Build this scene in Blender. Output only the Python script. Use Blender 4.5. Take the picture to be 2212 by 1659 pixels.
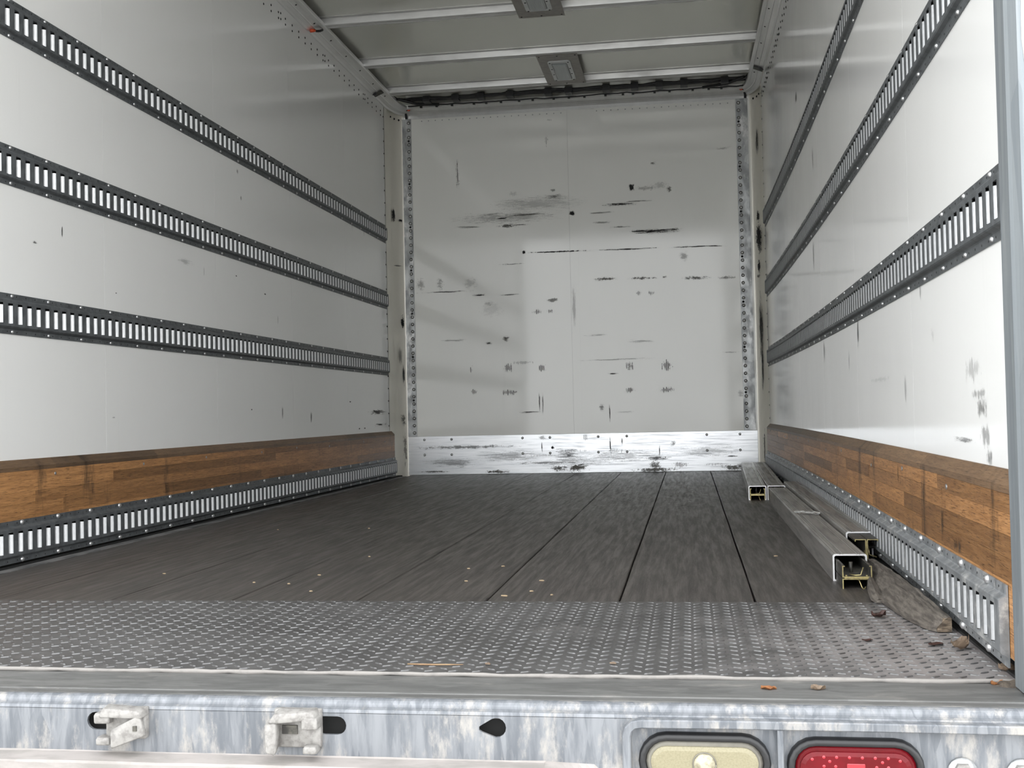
import bpy, bmesh, math, random
from mathutils import Vector, Matrix
random.seed(7)
for o in list(bpy.data.objects): bpy.data.objects.remove(o)
scene = bpy.context.scene
col = scene.collection

# ------------------------------------------------------------------ camera
cam_d = bpy.data.cameras.new('camera'); cam = bpy.data.objects.new('camera', cam_d); col.objects.link(cam)
cam_d.sensor_fit = 'HORIZONTAL'; cam_d.sensor_width = 36.0; cam_d.lens = 2484.08 * 36.0 / 2212.0
cam_d.clip_start = .02; cam_d.clip_end = 400
cr, cu, cf = (0.98813375, 0.15202108, -0.02193834), (0.0254241, -0.02102347, 0.99945567), (-0.15147711, 0.98815363, 0.024639)
cam.matrix_world = Matrix(((cr[0], cu[0], -cf[0], 2.0529), (cr[1], cu[1], -cf[1], 0.0), (cr[2], cu[2], -cf[2], 0.43486), (0, 0, 0, 1)))
scene.camera = cam
# ------------------------------------------------------------------ sky (even overcast) and exposure
world = bpy.data.worlds.new('world'); scene.world = world; world.use_nodes = True
bg = world.node_tree.nodes['Background']; bg.inputs[0].default_value = (0.965, 0.985, 1.0, 1); bg.inputs[1].default_value = 1.0
vs = scene.view_settings; vs.view_transform = 'Standard'; vs.look = 'None'; vs.gamma = 1; vs.use_curve_mapping = False
vs.exposure = 2.2

# ------------------------------------------------------------------ main dimensions (metres)
W, L, YF = 2.5669, 8.06, 1.87          # width between walls, front bulkhead, rear end of the walls
YE = 7.76                              # where the side walls turn into the rounded front corners
ZT = 2.72                              # top of walls
ROOF = 2.672
def XR(y):                             # the right-hand wall bows outwards a little
    t = min(max((y - 1.9) / 6.6, 0), 1); return W + .031 * 4 * t * (1 - t)
def wp(side, y, d, z):                 # point at depth y, d proud of a side wall
    return (d, y, z) if side == 'L' else (XR(y) - d, y, z)

# ------------------------------------------------------------------ materials
def srgb(r, g, b):
    f = lambda c: (c / 255 / 12.92) if c / 255 <= .04045 else ((c / 255 + .055) / 1.055) ** 2.4
    return (f(r), f(g), f(b), 1)
class NT:
    def __init__(s, name):
        s.m = bpy.data.materials.new(name); s.m.use_nodes = True; s.t = s.m.node_tree; s.b = s.t.nodes['Principled BSDF']; s.out = s.t.nodes['Material Output']
    def n(s, typ, **k):
        x = s.t.nodes.new(typ)
        for a, v in k.items(): setattr(x, a, v)
        return x
    def l(s, a, b): s.t.links.new(a, b)
    def coord(s, rnd=False, kind='Object'):
        tc = s.n('ShaderNodeTexCoord'); c = tc.outputs[kind]
        if rnd:
            oi = s.n('ShaderNodeObjectInfo'); mu = s.n('ShaderNodeMath', operation='MULTIPLY'); s.l(oi.outputs['Random'], mu.inputs[0]); mu.inputs[1].default_value = 37.0
            cb = s.n('ShaderNodeCombineXYZ'); 
            for i in range(3): s.l(mu.outputs[0], cb.inputs[i])
            ad = s.n('ShaderNodeVectorMath', operation='ADD'); s.l(c, ad.inputs[0]); s.l(cb.outputs[0], ad.inputs[1]); c = ad.outputs[0]
        return c
    def noise(s, c, vec=(1, 1, 1), scale=5, detail=6, rough=.6, dist=0.0):
        mp = s.n('ShaderNodeMapping'); mp.inputs['Scale'].default_value = vec; s.l(c, mp.inputs[0])
        nz = s.n('ShaderNodeTexNoise'); nz.inputs['Scale'].default_value = scale; nz.inputs['Detail'].default_value = detail; nz.inputs['Roughness'].default_value = rough; nz.inputs['Distortion'].default_value = dist
        s.l(mp.outputs[0], nz.inputs['Vector']); return nz.outputs['Fac']
    def ramp(s, f, lo, hi, a=0.0, b=1.0):
        r = s.n('ShaderNodeMapRange', interpolation_type='SMOOTHSTEP'); s.l(f, r.inputs['Value']); r.inputs['From Min'].default_value = lo; r.inputs['From Max'].default_value = hi
        r.inputs['To Min'].default_value = a; r.inputs['To Max'].default_value = b; return r.outputs[0]
    def mix(s, f, a, b):
        m = s.n('ShaderNodeMix', data_type='RGBA'); 
        if hasattr(f, 'links'): s.l(f, m.inputs[0])
        else: m.inputs[0].default_value = f
        for v, i in ((a, 6), (b, 7)):
            if hasattr(v, 'links'): s.l(v, m.inputs[i])
            else: m.inputs[i].default_value = v
        return m.outputs[2]
    def bump(s, h, strength=.2, dist=.002):
        b = s.n('ShaderNodeBump'); b.inputs['Strength'].default_value = strength; b.inputs['Distance'].default_value = dist; s.l(h, b.inputs['Height']); s.l(b.outputs[0], s.b.inputs['Normal'])
    def set(s, rough=.5, metal=0.0, spec=.5, col=None, coat=0):
        if col is not None:
            if hasattr(col, 'links'): s.l(col, s.b.inputs['Base Color'])
            else: s.b.inputs['Base Color'].default_value = col
        if hasattr(rough, 'links'): s.l(rough, s.b.inputs['Roughness'])
        else: s.b.inputs['Roughness'].default_value = rough
        s.b.inputs['Metallic'].default_value = metal; s.b.inputs['Specular IOR Level'].default_value = spec; s.b.inputs['Coat Weight'].default_value = coat
        return s.m
M = {}
def simple(name, c, rough=.5, metal=0.0, c2=None, vec=(1, 1, 1), scale=20, lo=.4, hi=.65, bump=0, spec=.5, rnd=False, coat=0, detail=6, rvar=0.0):
    t = NT(name)
    if c2 is None: c2 = tuple(x * .8 for x in c[:3]) + (1,)
    f = t.noise(t.coord(rnd), vec, scale, detail); k = t.ramp(f, lo, hi)
    if bump: t.bump(f, bump)
    M[name] = t.set(t.ramp(f, lo, hi, rough, min(1, rough + rvar)) if rvar else rough, metal, spec, t.mix(k, c, c2), coat); return M[name]
def wallmat(name, c, c2, rough):
    t = NT(name); c0 = t.coord()
    a = t.ramp(t.noise(c0, (1, .6, .25), 1.3, 4), .35, .7); base = t.mix(a, c, c2)
    b = t.ramp(t.noise(c0, (3, 7, .35), 3, 6), .62, .85, 0, .5); base = t.mix(b, base, tuple(x * .9 for x in c[:3]) + (1,))
    h = t.noise(c0, (1, 1, 1), 2.2, 2); t.bump(h, .03, .02)
    M[name] = t.set(t.ramp(t.noise(c0, (1, 1, 1), 2.5, 5), .35, .7, rough, rough + .04), 0, .5, base)
wallmat('wall_panel', (.88, .88, .865, 1), (.86, .86, .845, 1), .085)
wallmat('front_panel', (.88, .88, .84, 1), (.86, .86, .82, 1), .07)
simple('wall_core', (.55, .55, .53, 1), .6)
# dark zinc steel of the cargo tracks
def galv(name, c, c2, metal=.55, rough=.42, dust=None, dlo=.5, dhi=.75, vec=(1, 1, 1), dvec=(1, 1, 1), dscale=14, scale=40):
    t = NT(name); c0 = t.coord()
    v = t.n('ShaderNodeTexVoronoi'); v.inputs['Scale'].default_value = scale * 1.4
    mp = t.n('ShaderNodeMapping'); mp.inputs['Scale'].default_value = vec; t.l(c0, mp.inputs[0]); t.l(mp.outputs[0], v.inputs['Vector'])
    sep = t.n('ShaderNodeSeparateColor'); t.l(v.outputs['Color'], sep.inputs[0])
    f = t.noise(c0, vec, scale, 5); ad = t.n('ShaderNodeMath', operation='ADD'); t.l(f, ad.inputs[0]); mu = t.n('ShaderNodeMath', operation='MULTIPLY'); t.l(sep.outputs[0], mu.inputs[0]); mu.inputs[1].default_value = .25; t.l(mu.outputs[0], ad.inputs[1])
    base = t.mix(t.ramp(ad.outputs[0], .4, .85), c, c2)
    if dust:
        k = t.ramp(t.noise(c0, dvec, dscale, 8, .7), dlo, dhi); base = t.mix(k, base, dust)
    t.bump(f, .08, .001)
    M[name] = t.set(t.ramp(f, .35, .65, rough, rough + .14), metal, .5, base)
galv('track_steel', (.10, .108, .114, 1), (.16, .172, .18, 1), .45, .42, (.26, .27, .28, 1), .66, .85)
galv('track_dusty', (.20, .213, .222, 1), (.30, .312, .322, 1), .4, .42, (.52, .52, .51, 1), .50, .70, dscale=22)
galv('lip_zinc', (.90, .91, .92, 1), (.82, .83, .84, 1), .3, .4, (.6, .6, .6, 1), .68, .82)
galv('lip_zinc_dim', (.52, .53, .54, 1), (.42, .43, .44, 1), .35, .4, (.30, .30, .30, 1), .62, .8)  # lip zinc darkened in colour, as right-hand lips came out overexposed
galv('galv_strip', (.42, .43, .43, 1), (.27, .28, .285, 1), .6, .4, (.68, .68, .67, 1), .52, .7, vec=(1, 1, .5), dvec=(1.5, 1, .7), dscale=9, scale=22)
galv('bumper_zinc', (.215, .225, .24, 1), (.125, .135, .15, 1), .3, .45, (.34, .325, .305, 1), .50, .68, vec=(1.6, 1, .22), dvec=(1, 1, .35), dscale=26, scale=45)
galv('sill_zinc', (.165, .165, .16, 1), (.11, .11, .107, 1), .35, .45, (.29, .275, .255, 1), .55, .75, vec=(.25, 1, 1), dvec=(.3, 1, 1), dscale=16, scale=40)
galv('post_zinc', (.29, .315, .33, 1), (.215, .238, .255, 1), .45, .4, (.36, .375, .385, 1), .55, .75, vec=(2, 2, .12), dvec=(2, 2, .12), dscale=14, scale=20)
simple('cast_zinc', (.29, .28, .265, 1), .6, .15, (.20, .19, .18, 1), scale=90, bump=.5)
simple('ledge_dust', (.31, .285, .27, 1), .65, .1, (.23, .215, .20, 1), (.4, 1, 1), 24, bump=.2)
simple('rivet', (.34, .35, .355, 1), .35, .8, (.5, .5, .5, 1), scale=60)
simple('bright_rivet', (.62, .63, .64, 1), .32, .8, (.5, .5, .5, 1), scale=60)
simple('dark_hole', (.012, .012, .012, 1), .7)
simple('black_plastic', (.014, .014, .016, 1), .5, c2=(.02, .02, .022, 1))
simple('rubber', (.009, .009, .010, 1), .42, c2=(.013, .013, .014, 1), scale=14)
simple('orange_ring', (.75, .10, .03, 1), .35, c2=(.6, .07, .02, 1))
# aluminium
simple('kick_alu', (.76, .775, .79, 1), .30, .8, (.60, .62, .64, 1), (.35, 1, 6), 14, .42, .72, bump=.04, rvar=.12)
simple('corner_alu', (.93, .90, .81, 1), .33, .3, (.86, .83, .75, 1), (1, 1, .3), 3, .3, .7, detail=2)
simple('bow_alu', (.64, .64, .63, 1), .34, .6, (.54, .54, .53, 1), (.3, 1, 1), 12, .4, .7, rvar=.12)
simple('rail_alu', (.72, .72, .71, 1), .30, .6, (.64, .64, .63, 1), (1, .2, 1), 10, .4, .7, rvar=.12)
simple('roof_sheet', (.72, .72, .665, 1), .2, .5, (.68, .68, .63, 1), (1, 1, 1), 1.2, .3, .7, bump=.15, rvar=.05, detail=1)
simple('lamp_plate', (.27, .25, .225, 1), .42, .5, (.22, .205, .19, 1), scale=30)
simple('bezel', (.66, .68, .68, 1), .4, .1, (.6, .62, .62, 1))
simple('dome_lens', (.40, .43, .43, 1), .22, 0, (.34, .37, .37, 1), (40, 1, 1), 8, bump=.3)
simple('beam_alu', (.34, .325, .305, 1), .42, .6, (.22, .21, .20, 1), (5, .25, 5), 12, .4, .7, rvar=.15)
simple('beam_edge', (.80, .80, .80, 1), .35, .6, (.7, .7, .7, 1))
simple('beam_alu_bright', (.55, .55, .53, 1), .38, .6, (.38, .375, .36, 1), (5, .25, 5), 12, .4, .7, rvar=.15)
simple('fitting_steel', (.045, .043, .04, 1), .5, .5, (.11, .105, .09, 1), scale=60)
simple('yellow_zinc', (.50, .43, .20, 1), .35, .7, (.30, .25, .14, 1), scale=80)
# laminated oak
def oak(name, c1, c2, c3):
    t = NT(name); c0 = t.coord(True)
    g = t.noise(c0, (14, .9, 14), 7, 9, .68, .4); base = t.mix(t.ramp(g, .34, .68), c1, c2)
    g2 = t.noise(c0, (60, 2.5, 60), 9, 6, .7); base = t.mix(t.ramp(g2, .5, .66), base, c3)
    st = t.noise(t.coord(False), (1, 3, .8), 2.2, 7, .7); base = t.mix(t.ramp(st, .56, .72, 0, .8), base, (.04, .026, .016, 1))
    oi = t.n('ShaderNodeObjectInfo'); hs = t.n('ShaderNodeHueSaturation'); t.l(t.ramp(oi.outputs['Random'], 0, 1, .62, 1.3), hs.inputs['Value']); t.l(base, hs.inputs['Color'])
    t.bump(g2, .35, .001)
    M[name] = t.set(.48, 0, .4, hs.outputs[0])
oak('oak', (.42, .215, .085, 1), (.27, .13, .05, 1), (.11, .05, .02, 1))
oak('oak_dirty', (.20, .125, .07, 1), (.14, .085, .048, 1), (.07, .042, .025, 1))
# trodden floor planks
t = NT('floor_wood'); c0 = t.coord(); 
g = t.noise(c0, (9, .5, 9), 6, 9, .7, .3); base = t.mix(t.ramp(g, .33, .7), (.070, .060, .053, 1), (.037, .033, .030, 1))
g2 = t.noise(c0, (34, 1.2, 1), 8, 6, .7, 1.2); base = t.mix(t.ramp(g2, .5, .72, 0, .7), base, (.115, .108, .102, 1))
s1 = t.noise(c0, (1.4, 8, 1), 4, 7, .75); base = t.mix(t.ramp(s1, .56, .74, 0, .75), base, (.018, .016, .015, 1))
# worn pale scuffing where loads were dragged, in patches of its own
ds = t.n('ShaderNodeVectorMath', operation='DISTANCE'); mp = t.n('ShaderNodeMapping'); mp.inputs['Scale'].default_value = (1, .55, 1); t.l(c0, mp.inputs[0]); t.l(mp.outputs[0], ds.inputs[0]); ds.inputs[1].default_value = (1.75, 3.2, 0)
s3 = t.noise(c0, (6, 9, 1), 5, 9, .8, .6); mu = t.n('ShaderNodeMath', operation='MULTIPLY'); t.l(t.ramp(ds.outputs['Value'], .95, .25), mu.inputs[0]); t.l(t.ramp(s3, .47, .66), mu.inputs[1]); base = t.mix(mu.outputs[0], base, (.22, .215, .21, 1))
s4 = t.noise(c0, (4, 12, 1), 6, 9, .8, .8); base = t.mix(t.ramp(s4, .64, .74, 0, .5), base, (.20, .195, .19, 1))
t.bump(g2, .3, .001)
M['floor_wood'] = t.set(t.ramp(g, .3, .7, .40, .58), 0, .45, base)
simple('edge_strip', (.26, .255, .25, 1), .55, .2, (.10, .10, .10, 1), (3, .6, 1), 10)
simple('under_dark', (.02, .02, .02, 1), .8)
# tread plate
t = NT('tread_steel'); c0 = t.coord(); f = t.noise(c0, (.8, 1, 1), 5, 8, .7); base = t.mix(t.ramp(f, .35, .7), (.085, .082, .081, 1), (.125, .122, .12, 1))
d = t.noise(c0, (1, .7, 1), 3.2, 9, .72, .3); base = t.mix(t.ramp(d, .55, .76, 0, .6), base, (.24, .225, .22, 1))
e = t.noise(c0, (.6, 1.6, 1), 2.4, 7, .7); base = t.mix(t.ramp(e, .56, .70, 0, .7), base, (.042, .04, .039, 1))
# pale dust trodden in by the right-hand post: a patch with a ragged edge
ds = t.n('ShaderNodeVectorMath', operation='DISTANCE'); t.l(c0, ds.inputs[0]); ds.inputs[1].default_value = (2.62, 2.15, 0)
sb = t.n('ShaderNodeMath', operation='SUBTRACT'); t.l(t.noise(c0, (1, 1, 1), 9, 9, .75), sb.inputs[0]); t.l(ds.outputs['Value'], sb.inputs[1])
base = t.mix(t.ramp(sb.outputs[0], -.15, .4, 0, .95), base, (.37, .345, .34, 1))
t.bump(t.noise(c0, (1, 1, 1), 90, 4), .2, .001); M['tread_steel'] = t.set(t.ramp(f, .3, .7, .36, .55), .45, .5, base)
t = NT('tread_worn'); c0 = t.coord(kind='Object'); f = t.noise(c0, (1, 1, 1), 5, 7, .7); M['tread_worn'] = t.set(.34, .6, .5, t.mix(t.ramp(f, .42, .62), (.145, .145, .145, 1), (.095, .093, .092, 1)))
simple('dusty_weld', (.25, .235, .22, 1), .7, .1, (.19, .18, .17, 1), (.6, 1, 1), 50, .45, .7, bump=.5)
simple('sealant', (.42, .41, .39, 1), .7, 0, (.34, .32, .295, 1), (1, 1, .6), 18, .5, .75, bump=.5)
# lamps
simple('reverse_lens', (.245, .222, .145, 1), .2, 0, (.215, .195, .125, 1), (60, 1, 60), 6, bump=.25, spec=.35)
simple('reverse_bulb', (.42, .39, .29, 1), .15, 0, (.25, .225, .15, 1), (1, 1, 1), 120, bump=.6, coat=.6)
simple('lens_rim', (.20, .19, .16, 1), .3, .2, (.15, .14, .12, 1))
simple('red_lens', (.12, .0022, .006, 1), .2, 0, (.095, .0016, .004, 1), (1, 1, 1), 30, spec=.25)
simple('red_led', (.45, .014, .026, 1), .2, 0, (.38, .012, .022, 1), coat=.5)
# debris
simple('grey_wood', (.135, .118, .10, 1), .8, 0, (.062, .053, .045, 1), (18, 1.5, 18), 8, .35, .65, bump=.9)
simple('end_grain', (.20, .155, .11, 1), .85, 0, (.06, .045, .032, 1), (1, 1, 5), 40, .4, .62, bump=.9)
simple('leaf_brown', (0.045, 0.018, 0.013, 1), .6, c2=(0.021, 0.008, 0.006, 1), scale=50)
simple('leaf_tan', (0.198, 0.144, 0.099, 1), .65, c2=(0.102, 0.069, 0.045, 1), scale=50)
simple('leaf_orange', (0.252, 0.102, 0.033, 1), .6, c2=(0.132, 0.045, 0.015, 1), scale=50)
simple('twig_wood', (0.288, 0.192, 0.102, 1), .6, c2=(0.216, 0.126, 0.066, 1), scale=40)
simple('chip_wood', (.36, .28, .18, 1), .7, c2=(.26, .19, .115, 1), scale=40)
simple('dirt', (0.096, 0.078, 0.060, 1), .9, c2=(0.048, 0.039, 0.030, 1), scale=90, bump=.8)
simple('clear_film', (.62, .62, .61, 1), .25, 0, (.42, .42, .41, 1), (20, 2, 1), 14)
simple('ground_concrete', (.45, .44, .42, 1), .85, 0, (.38, .37, .355, 1), scale=1.4)
# stains: flat marks on the panels, ragged by noise, their strength taken from each mark
def stain(name, c, kind):
    t = NT(name); tc = t.n('ShaderNodeTexCoord'); oi = t.n('ShaderNodeObjectInfo')
    mth = lambda op, a, b: (lambda m: ([(t.l(v, m.inputs[i]) if hasattr(v, 'links') else setattr(m.inputs[i], 'default_value', v)) for i, v in enumerate((a, b))], m.outputs[0])[1])(t.n('ShaderNodeMath', operation=op))
    sub = t.n('ShaderNodeVectorMath', operation='SUBTRACT'); t.l(tc.outputs['UV'], sub.inputs[0]); sub.inputs[1].default_value = (.5, .5, 0)
    ln = t.n('ShaderNodeVectorMath', operation='LENGTH'); t.l(sub.outputs[0], ln.inputs[0])
    fall = mth('SUBTRACT', 1.0, mth('MULTIPLY', ln.outputs['Value'], 2.0))          # 1 in the middle, 0 on the inscribed ellipse
    c0 = t.coord(True)
    ctr = lambda n, a: mth('MULTIPLY', mth('SUBTRACT', n, .5), a)
    fine = t.noise(c0, (1, 1, 1), 150, 3, .8)
    if kind == 's': nz = t.noise(c0, (1, 1, 13), 12, 9, .8); k = t.ramp(mth('ADD', mth('ADD', ctr(nz, 4.5), ctr(fine, 1.2)), fall), .25, .75)
    elif kind == 'v': nz = t.noise(c0, (10, 10, .8), 12, 8, .8); k = t.ramp(mth('ADD', ctr(nz, 4.0), fall), .15, .6)
    elif kind == 'g': nz = t.noise(c0, (1, 1, 1.6), 30, 9, .85); k = t.ramp(mth('ADD', mth('ADD', ctr(nz, 4.2), ctr(fine, 1.5)), fall), .2, .75)
    elif kind == 'b': nz = t.noise(c0, (1, 1, 1), 45, 8, .85); k = t.ramp(mth('ADD', ctr(nz, 3.5), fall), .15, .45)
    else:
        w = t.n('ShaderNodeTexWave', wave_type='BANDS', bands_direction='DIAGONAL'); mp = t.n('ShaderNodeMapping'); mp.inputs['Scale'].default_value = (1, 1, .02); t.l(c0, mp.inputs[0]); t.l(mp.outputs[0], w.inputs['Vector']); w.inputs['Scale'].default_value = 60; w.inputs['Distortion'].default_value = 1.2
        k = mth('MULTIPLY', t.ramp(w.outputs['Fac'], .3, .6), t.ramp(mth('ADD', ctr(t.noise(c0, (3, 3, 1), 22, 8, .8), 4.5), fall), .2, .6))
    t.l(mth('MULTIPLY', k, oi.outputs['Alpha']), t.b.inputs['Alpha']); M[name] = t.set(.7, 0, .3, c)
for k, c in dict(s=(.035, .035, .033, 1), v=(.05, .05, .048, 1), g=(.16, .155, .14, 1), b=(.018, .018, .018, 1), d=(.045, .045, .04, 1)).items(): stain('stain_' + k, c, k)

# ------------------------------------------------------------------ mesh helpers
class MB:
    def __init__(s): s.v = []; s.f = []; s.sm = []; s.uv = None
    def add(s, vs, fs, smooth=False):
        b = len(s.v); s.v += [tuple(p) for p in vs]
        for f in fs: s.f.append(tuple(b + i for i in f)); s.sm.append(smooth)
        return s
    def box(s, x0, x1, y0, y1, z0, z1, bev=0.0):
        if bev <= 0:
            return s.add([(x, y, z) for z in (z0, z1) for y in (y0, y1) for x in (x0, x1)], [(0, 2, 3, 1), (4, 5, 7, 6), (0, 1, 5, 4), (2, 6, 7, 3), (0, 4, 6, 2), (1, 3, 7, 5)])
        bm = bmesh.new(); bmesh.ops.create_cube(bm, size=1)
        for v in bm.verts: v.co = Vector(((x0 + x1) / 2 + v.co.x * (x1 - x0), (y0 + y1) / 2 + v.co.y * (y1 - y0), (z0 + z1) / 2 + v.co.z * (z1 - z0)))
        bmesh.ops.bevel(bm, geom=list(bm.edges), offset=bev, segments=1, profile=.5, affect='EDGES')
        bm.verts.index_update(); s.add([v.co[:] for v in bm.verts], [[v.index for v in f.verts] for f in bm.faces]); bm.free(); return s
    def loft(s, rings, closed=True, caps=True, smooth=False):
        n = len(rings[0]); vs = [p for r in rings for p in r]; fs = []
        for i in range(len(rings) - 1):
            for j in range(n if closed else n - 1):
                k = (j + 1) % n; fs.append((i * n + j, i * n + k, (i + 1) * n + k, (i + 1) * n + j))
        if caps and closed: fs += [tuple(range(n - 1, -1, -1)), tuple((len(rings) - 1) * n + j for j in range(n))]
        return s.add(vs, fs, smooth)
    def tube(s, pts, r, n=8, smooth=True):
        rings = []; P = [Vector(p) for p in pts]
        for i, p in enumerate(P):
            d = (P[min(i + 1, len(P) - 1)] - P[max(i - 1, 0)]).normalized(); a = d.orthogonal().normalized() if i == 0 else (s._a - d * s._a.dot(d)).normalized(); s._a = a; b = d.cross(a)
            rr = r[i] if isinstance(r, (list, tuple)) else r
            rings.append([p + a * math.cos(2 * math.pi * k / n) * rr + b * math.sin(2 * math.pi * k / n) * rr for k in range(n)])
        return s.loft(rings, True, True, smooth)
    def dome(s, c, axis, r, h, n=8):
        ax = Vector(axis).normalized(); a = ax.orthogonal().normalized(); b = ax.cross(a); c = Vector(c)
        ring = lambda rr, hh: [c + ax * hh + (a * math.cos(2 * math.pi * k / n) + b * math.sin(2 * math.pi * k / n)) * rr for k in range(n)]
        rs = [ring(r, 0), ring(r * .85, h * .6), ring(r * .4, h)]; vs = [p for q in rs for p in q]; fs = []
        for i in range(2):
            for j in range(n): fs.append((i * n + j, i * n + (j + 1) % n, (i + 1) * n + (j + 1) % n, (i + 1) * n + j))
        fs.append(tuple(2 * n + j for j in range(n))); return s.add(vs, fs, True)
    def mesh(s, name):
        me = bpy.data.meshes.new(name); me.from_pydata(s.v, [], s.f); me.polygons.foreach_set('use_smooth', s.sm); me.update()
        bm = bmesh.new(); bm.from_mesh(me); bmesh.ops.recalc_face_normals(bm, faces=bm.faces); bm.to_mesh(me); bm.free(); return me
    def build(s, name, mat, parent=None, loc=None): return obj(name, s.mesh(name), mat, parent, loc)
def obj(name, me, mat=None, parent=None, loc=None):
    if mat and not me.materials: me.materials.append(M[mat])
    o = bpy.data.objects.new(name, me); col.objects.link(o)
    if loc: o.location = loc
    if parent: o.parent = parent
    return o
def tag(o, label, cat, group=None, kind=None):
    o['label'] = label; o['category'] = cat
    if group: o['group'] = group
    if kind: o['kind'] = kind
    return o
def thing(name, label, cat, group=None, loc=(0, 0, 0)):
    o = bpy.data.objects.new(name, None); o.empty_display_size = .05; col.objects.link(o); o.location = loc; return tag(o, label, cat, group)
def struct(o): o['kind'] = 'structure'; return o
def stuff(o): o['kind'] = 'stuff'; return o

# ------------------------------------------------------------------ setting: ground, floor, walls, roof
struct(MB().box(-40, 42, -45, 60, -1.25, -1.15).build('ground', 'ground_concrete'))
floor = struct(MB().box(-.03, W + .06, 1.95, 8.09, -.10, -.034).build('floor', 'under_dark'))
bounds = [.078, .345, .653, .961, 1.2685, 1.5764, 1.8846, 2.1894, 2.545]
for a, b in zip(bounds[:-1], bounds[1:]):
    m = MB()
    rings = []; n = 16; ph = random.random() * 6
    for i in range(n + 1):
        y = 2.6235 + (8.058 - 2.6235) * i / n; j0 = .0022 + .0007 * math.sin(i * 2.1 + ph); j1 = .0022 + .0007 * math.sin(i * 1.7 + ph + 2)
        rings.append([(a + j0, y, -.032), (b - j1, y, -.032), (b - j1, y, -.0025), (b - j1 - .002, y, 0), (a + j0 + .002, y, 0), (a + j0, y, -.0025)])
    m.loft(rings); m.build('floor_plank', 'floor_wood', floor)
MB().box(-.02, .034, 1.9, 7.95, -.033, .006).build('gap_shade_fill', 'dark_hole', floor)  # solid black filler, both sides, standing in for shade under the floor tracks
MB().box(2.546, 2.61, 1.9, 7.95, -.033, .006).build('gap_shade_fill', 'dark_hole', floor)
MB().box(.036, .0755, 2.63, 7.9, -.03, .001).build('edge_strip', 'edge_strip', floor)

def ystations(a, b, n): return [a + (b - a) * i / n for i in range(n + 1)]
def wall(side, name):
    w = MB(); rs = []
    for y in ystations(YF, YE + .02, 14): rs.append([wp(side, y, -.05, -.1), wp(side, y, -.004, -.1), wp(side, y, -.004, ZT), wp(side, y, -.05, ZT)])
    w.loft(rs); o = struct(w.build(name, 'wall_core')); 
    y = YF + .002
    for i in range(6):
        y1 = YE if i == 5 else YF + (YE - YF) / 6 * (i + 1)
        rs = [[wp(side, q, -.0038, .02), wp(side, q, 0, .02), wp(side, q, 0, ZT - .01), wp(side, q, -.0038, ZT - .01)] for q in ystations(y, y1 - .0012, 4)]
        m = MB(); m.loft(rs); m.build('wall_panel', 'wall_panel', o); y = y1
    return o
wall_left = wall('L', 'wall_left'); wall_right = wall('R', 'wall_right')
wall_front = struct(MB().box(-.05, W + .06, L + .004, L + .06, -.1, ZT).build('wall_front', 'wall_core'))
MB().box(.05, 1.2515, L, L + .0036, .0, ZT - .01).build('wall_panel', 'front_panel', wall_front)
MB().box(1.2525, 2.52, L, L + .0036, .0, ZT - .01).build('wall_panel', 'front_panel', wall_front)
MB().box(1.2525, 1.31, L - .0012, L - .0002, .28, 1.62).build('joint_strip', 'front_panel', wall_front)
ceiling = struct(MB().box(-.05, W + .06, 1.70, L + .06, ROOF + .002, ROOF + .05).build('ceiling', 'roof_sheet'))
for y0, y1 in ((1.70, 3.2), (3.2, 4.7), (4.7, 6.22), (6.22, L)):
    MB().box(0.0, W + .03, y0 + .001, y1 - .001, ROOF, ROOF + .0018).build('roof_panel', 'roof_sheet', ceiling)
BOWS = [2.15, 2.76, 3.37, 3.98, 4.54, 5.08, 5.66, 6.215, 6.995, 7.625]
for y in BOWS:
    m = MB(); prof = [(-.062, ROOF), (-.062, ROOF - .004), (-.033, ROOF - .004), (-.028, ROOF - .038), (-.024, ROOF - .042), (-.008, ROOF - .042), (-.006, ROOF - .039), (.006, ROOF - .039), (.008, ROOF - .042), (.024, ROOF - .042), (.028, ROOF - .038), (.033, ROOF - .004), (.062, ROOF - .004), (.062, ROOF)]
    m.loft([[(x, y + a, z) for a, z in prof] for x in (.06, XR(y) - .055)]); m.build('roof_bow', 'bow_alu', ceiling)
# front corner covers (rounded) and the roof rail sweeping round the box
def corner(side):
    pts = []
    for k in range(13):
        a = math.pi / 2 * (k - 2) / 10; d, y = (.0, YE - .012 + .08 * k) if k < 2 else (.062 * (1 - math.cos(a)), L - .154 + .15 * math.sin(a)); pts.append((d, y))
    return pts
corner_objs = {}
for i, side in enumerate('LR'):
    m = MB(); P = corner(side); X = (lambda d: d) if side == 'L' else (lambda d: XR(YE) - d)
    rings = [[(X(d), y, -.03), (X(d), y, 2.66)] for d, y in P]
    m.loft(rings, closed=False, smooth=True)
    rings = [[(X(d - .006), y + .006, 2.66), (X(d - .006), y + .006, -.03)] for d, y in P]
    m.loft(rings, closed=False, smooth=True)
    o = struct(m.build('trim_%d' % (i + 1), 'corner_alu')); o['label'] = 'pale rounded aluminium corner cover at the front %s corner' % ('left' if side == 'L' else 'right')
    corner_objs[side] = o
    r = MB()
    for k in range(26):
        z = .36 + k * .086; r.dome((X(.0012), YE - .03, z), (1 if side == 'L' else -1, 0, 0), .006, .003, 6)
    for k in range(3):
        d, y = P[3 + k * 3]; r.dome((X(d + .001), y - .001, 2.56), (.6 if side == 'L' else -.6, -1, 0), .008, .004, 6)
    stuff(r.build('rivet_row', 'dark_hole', o))
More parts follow.
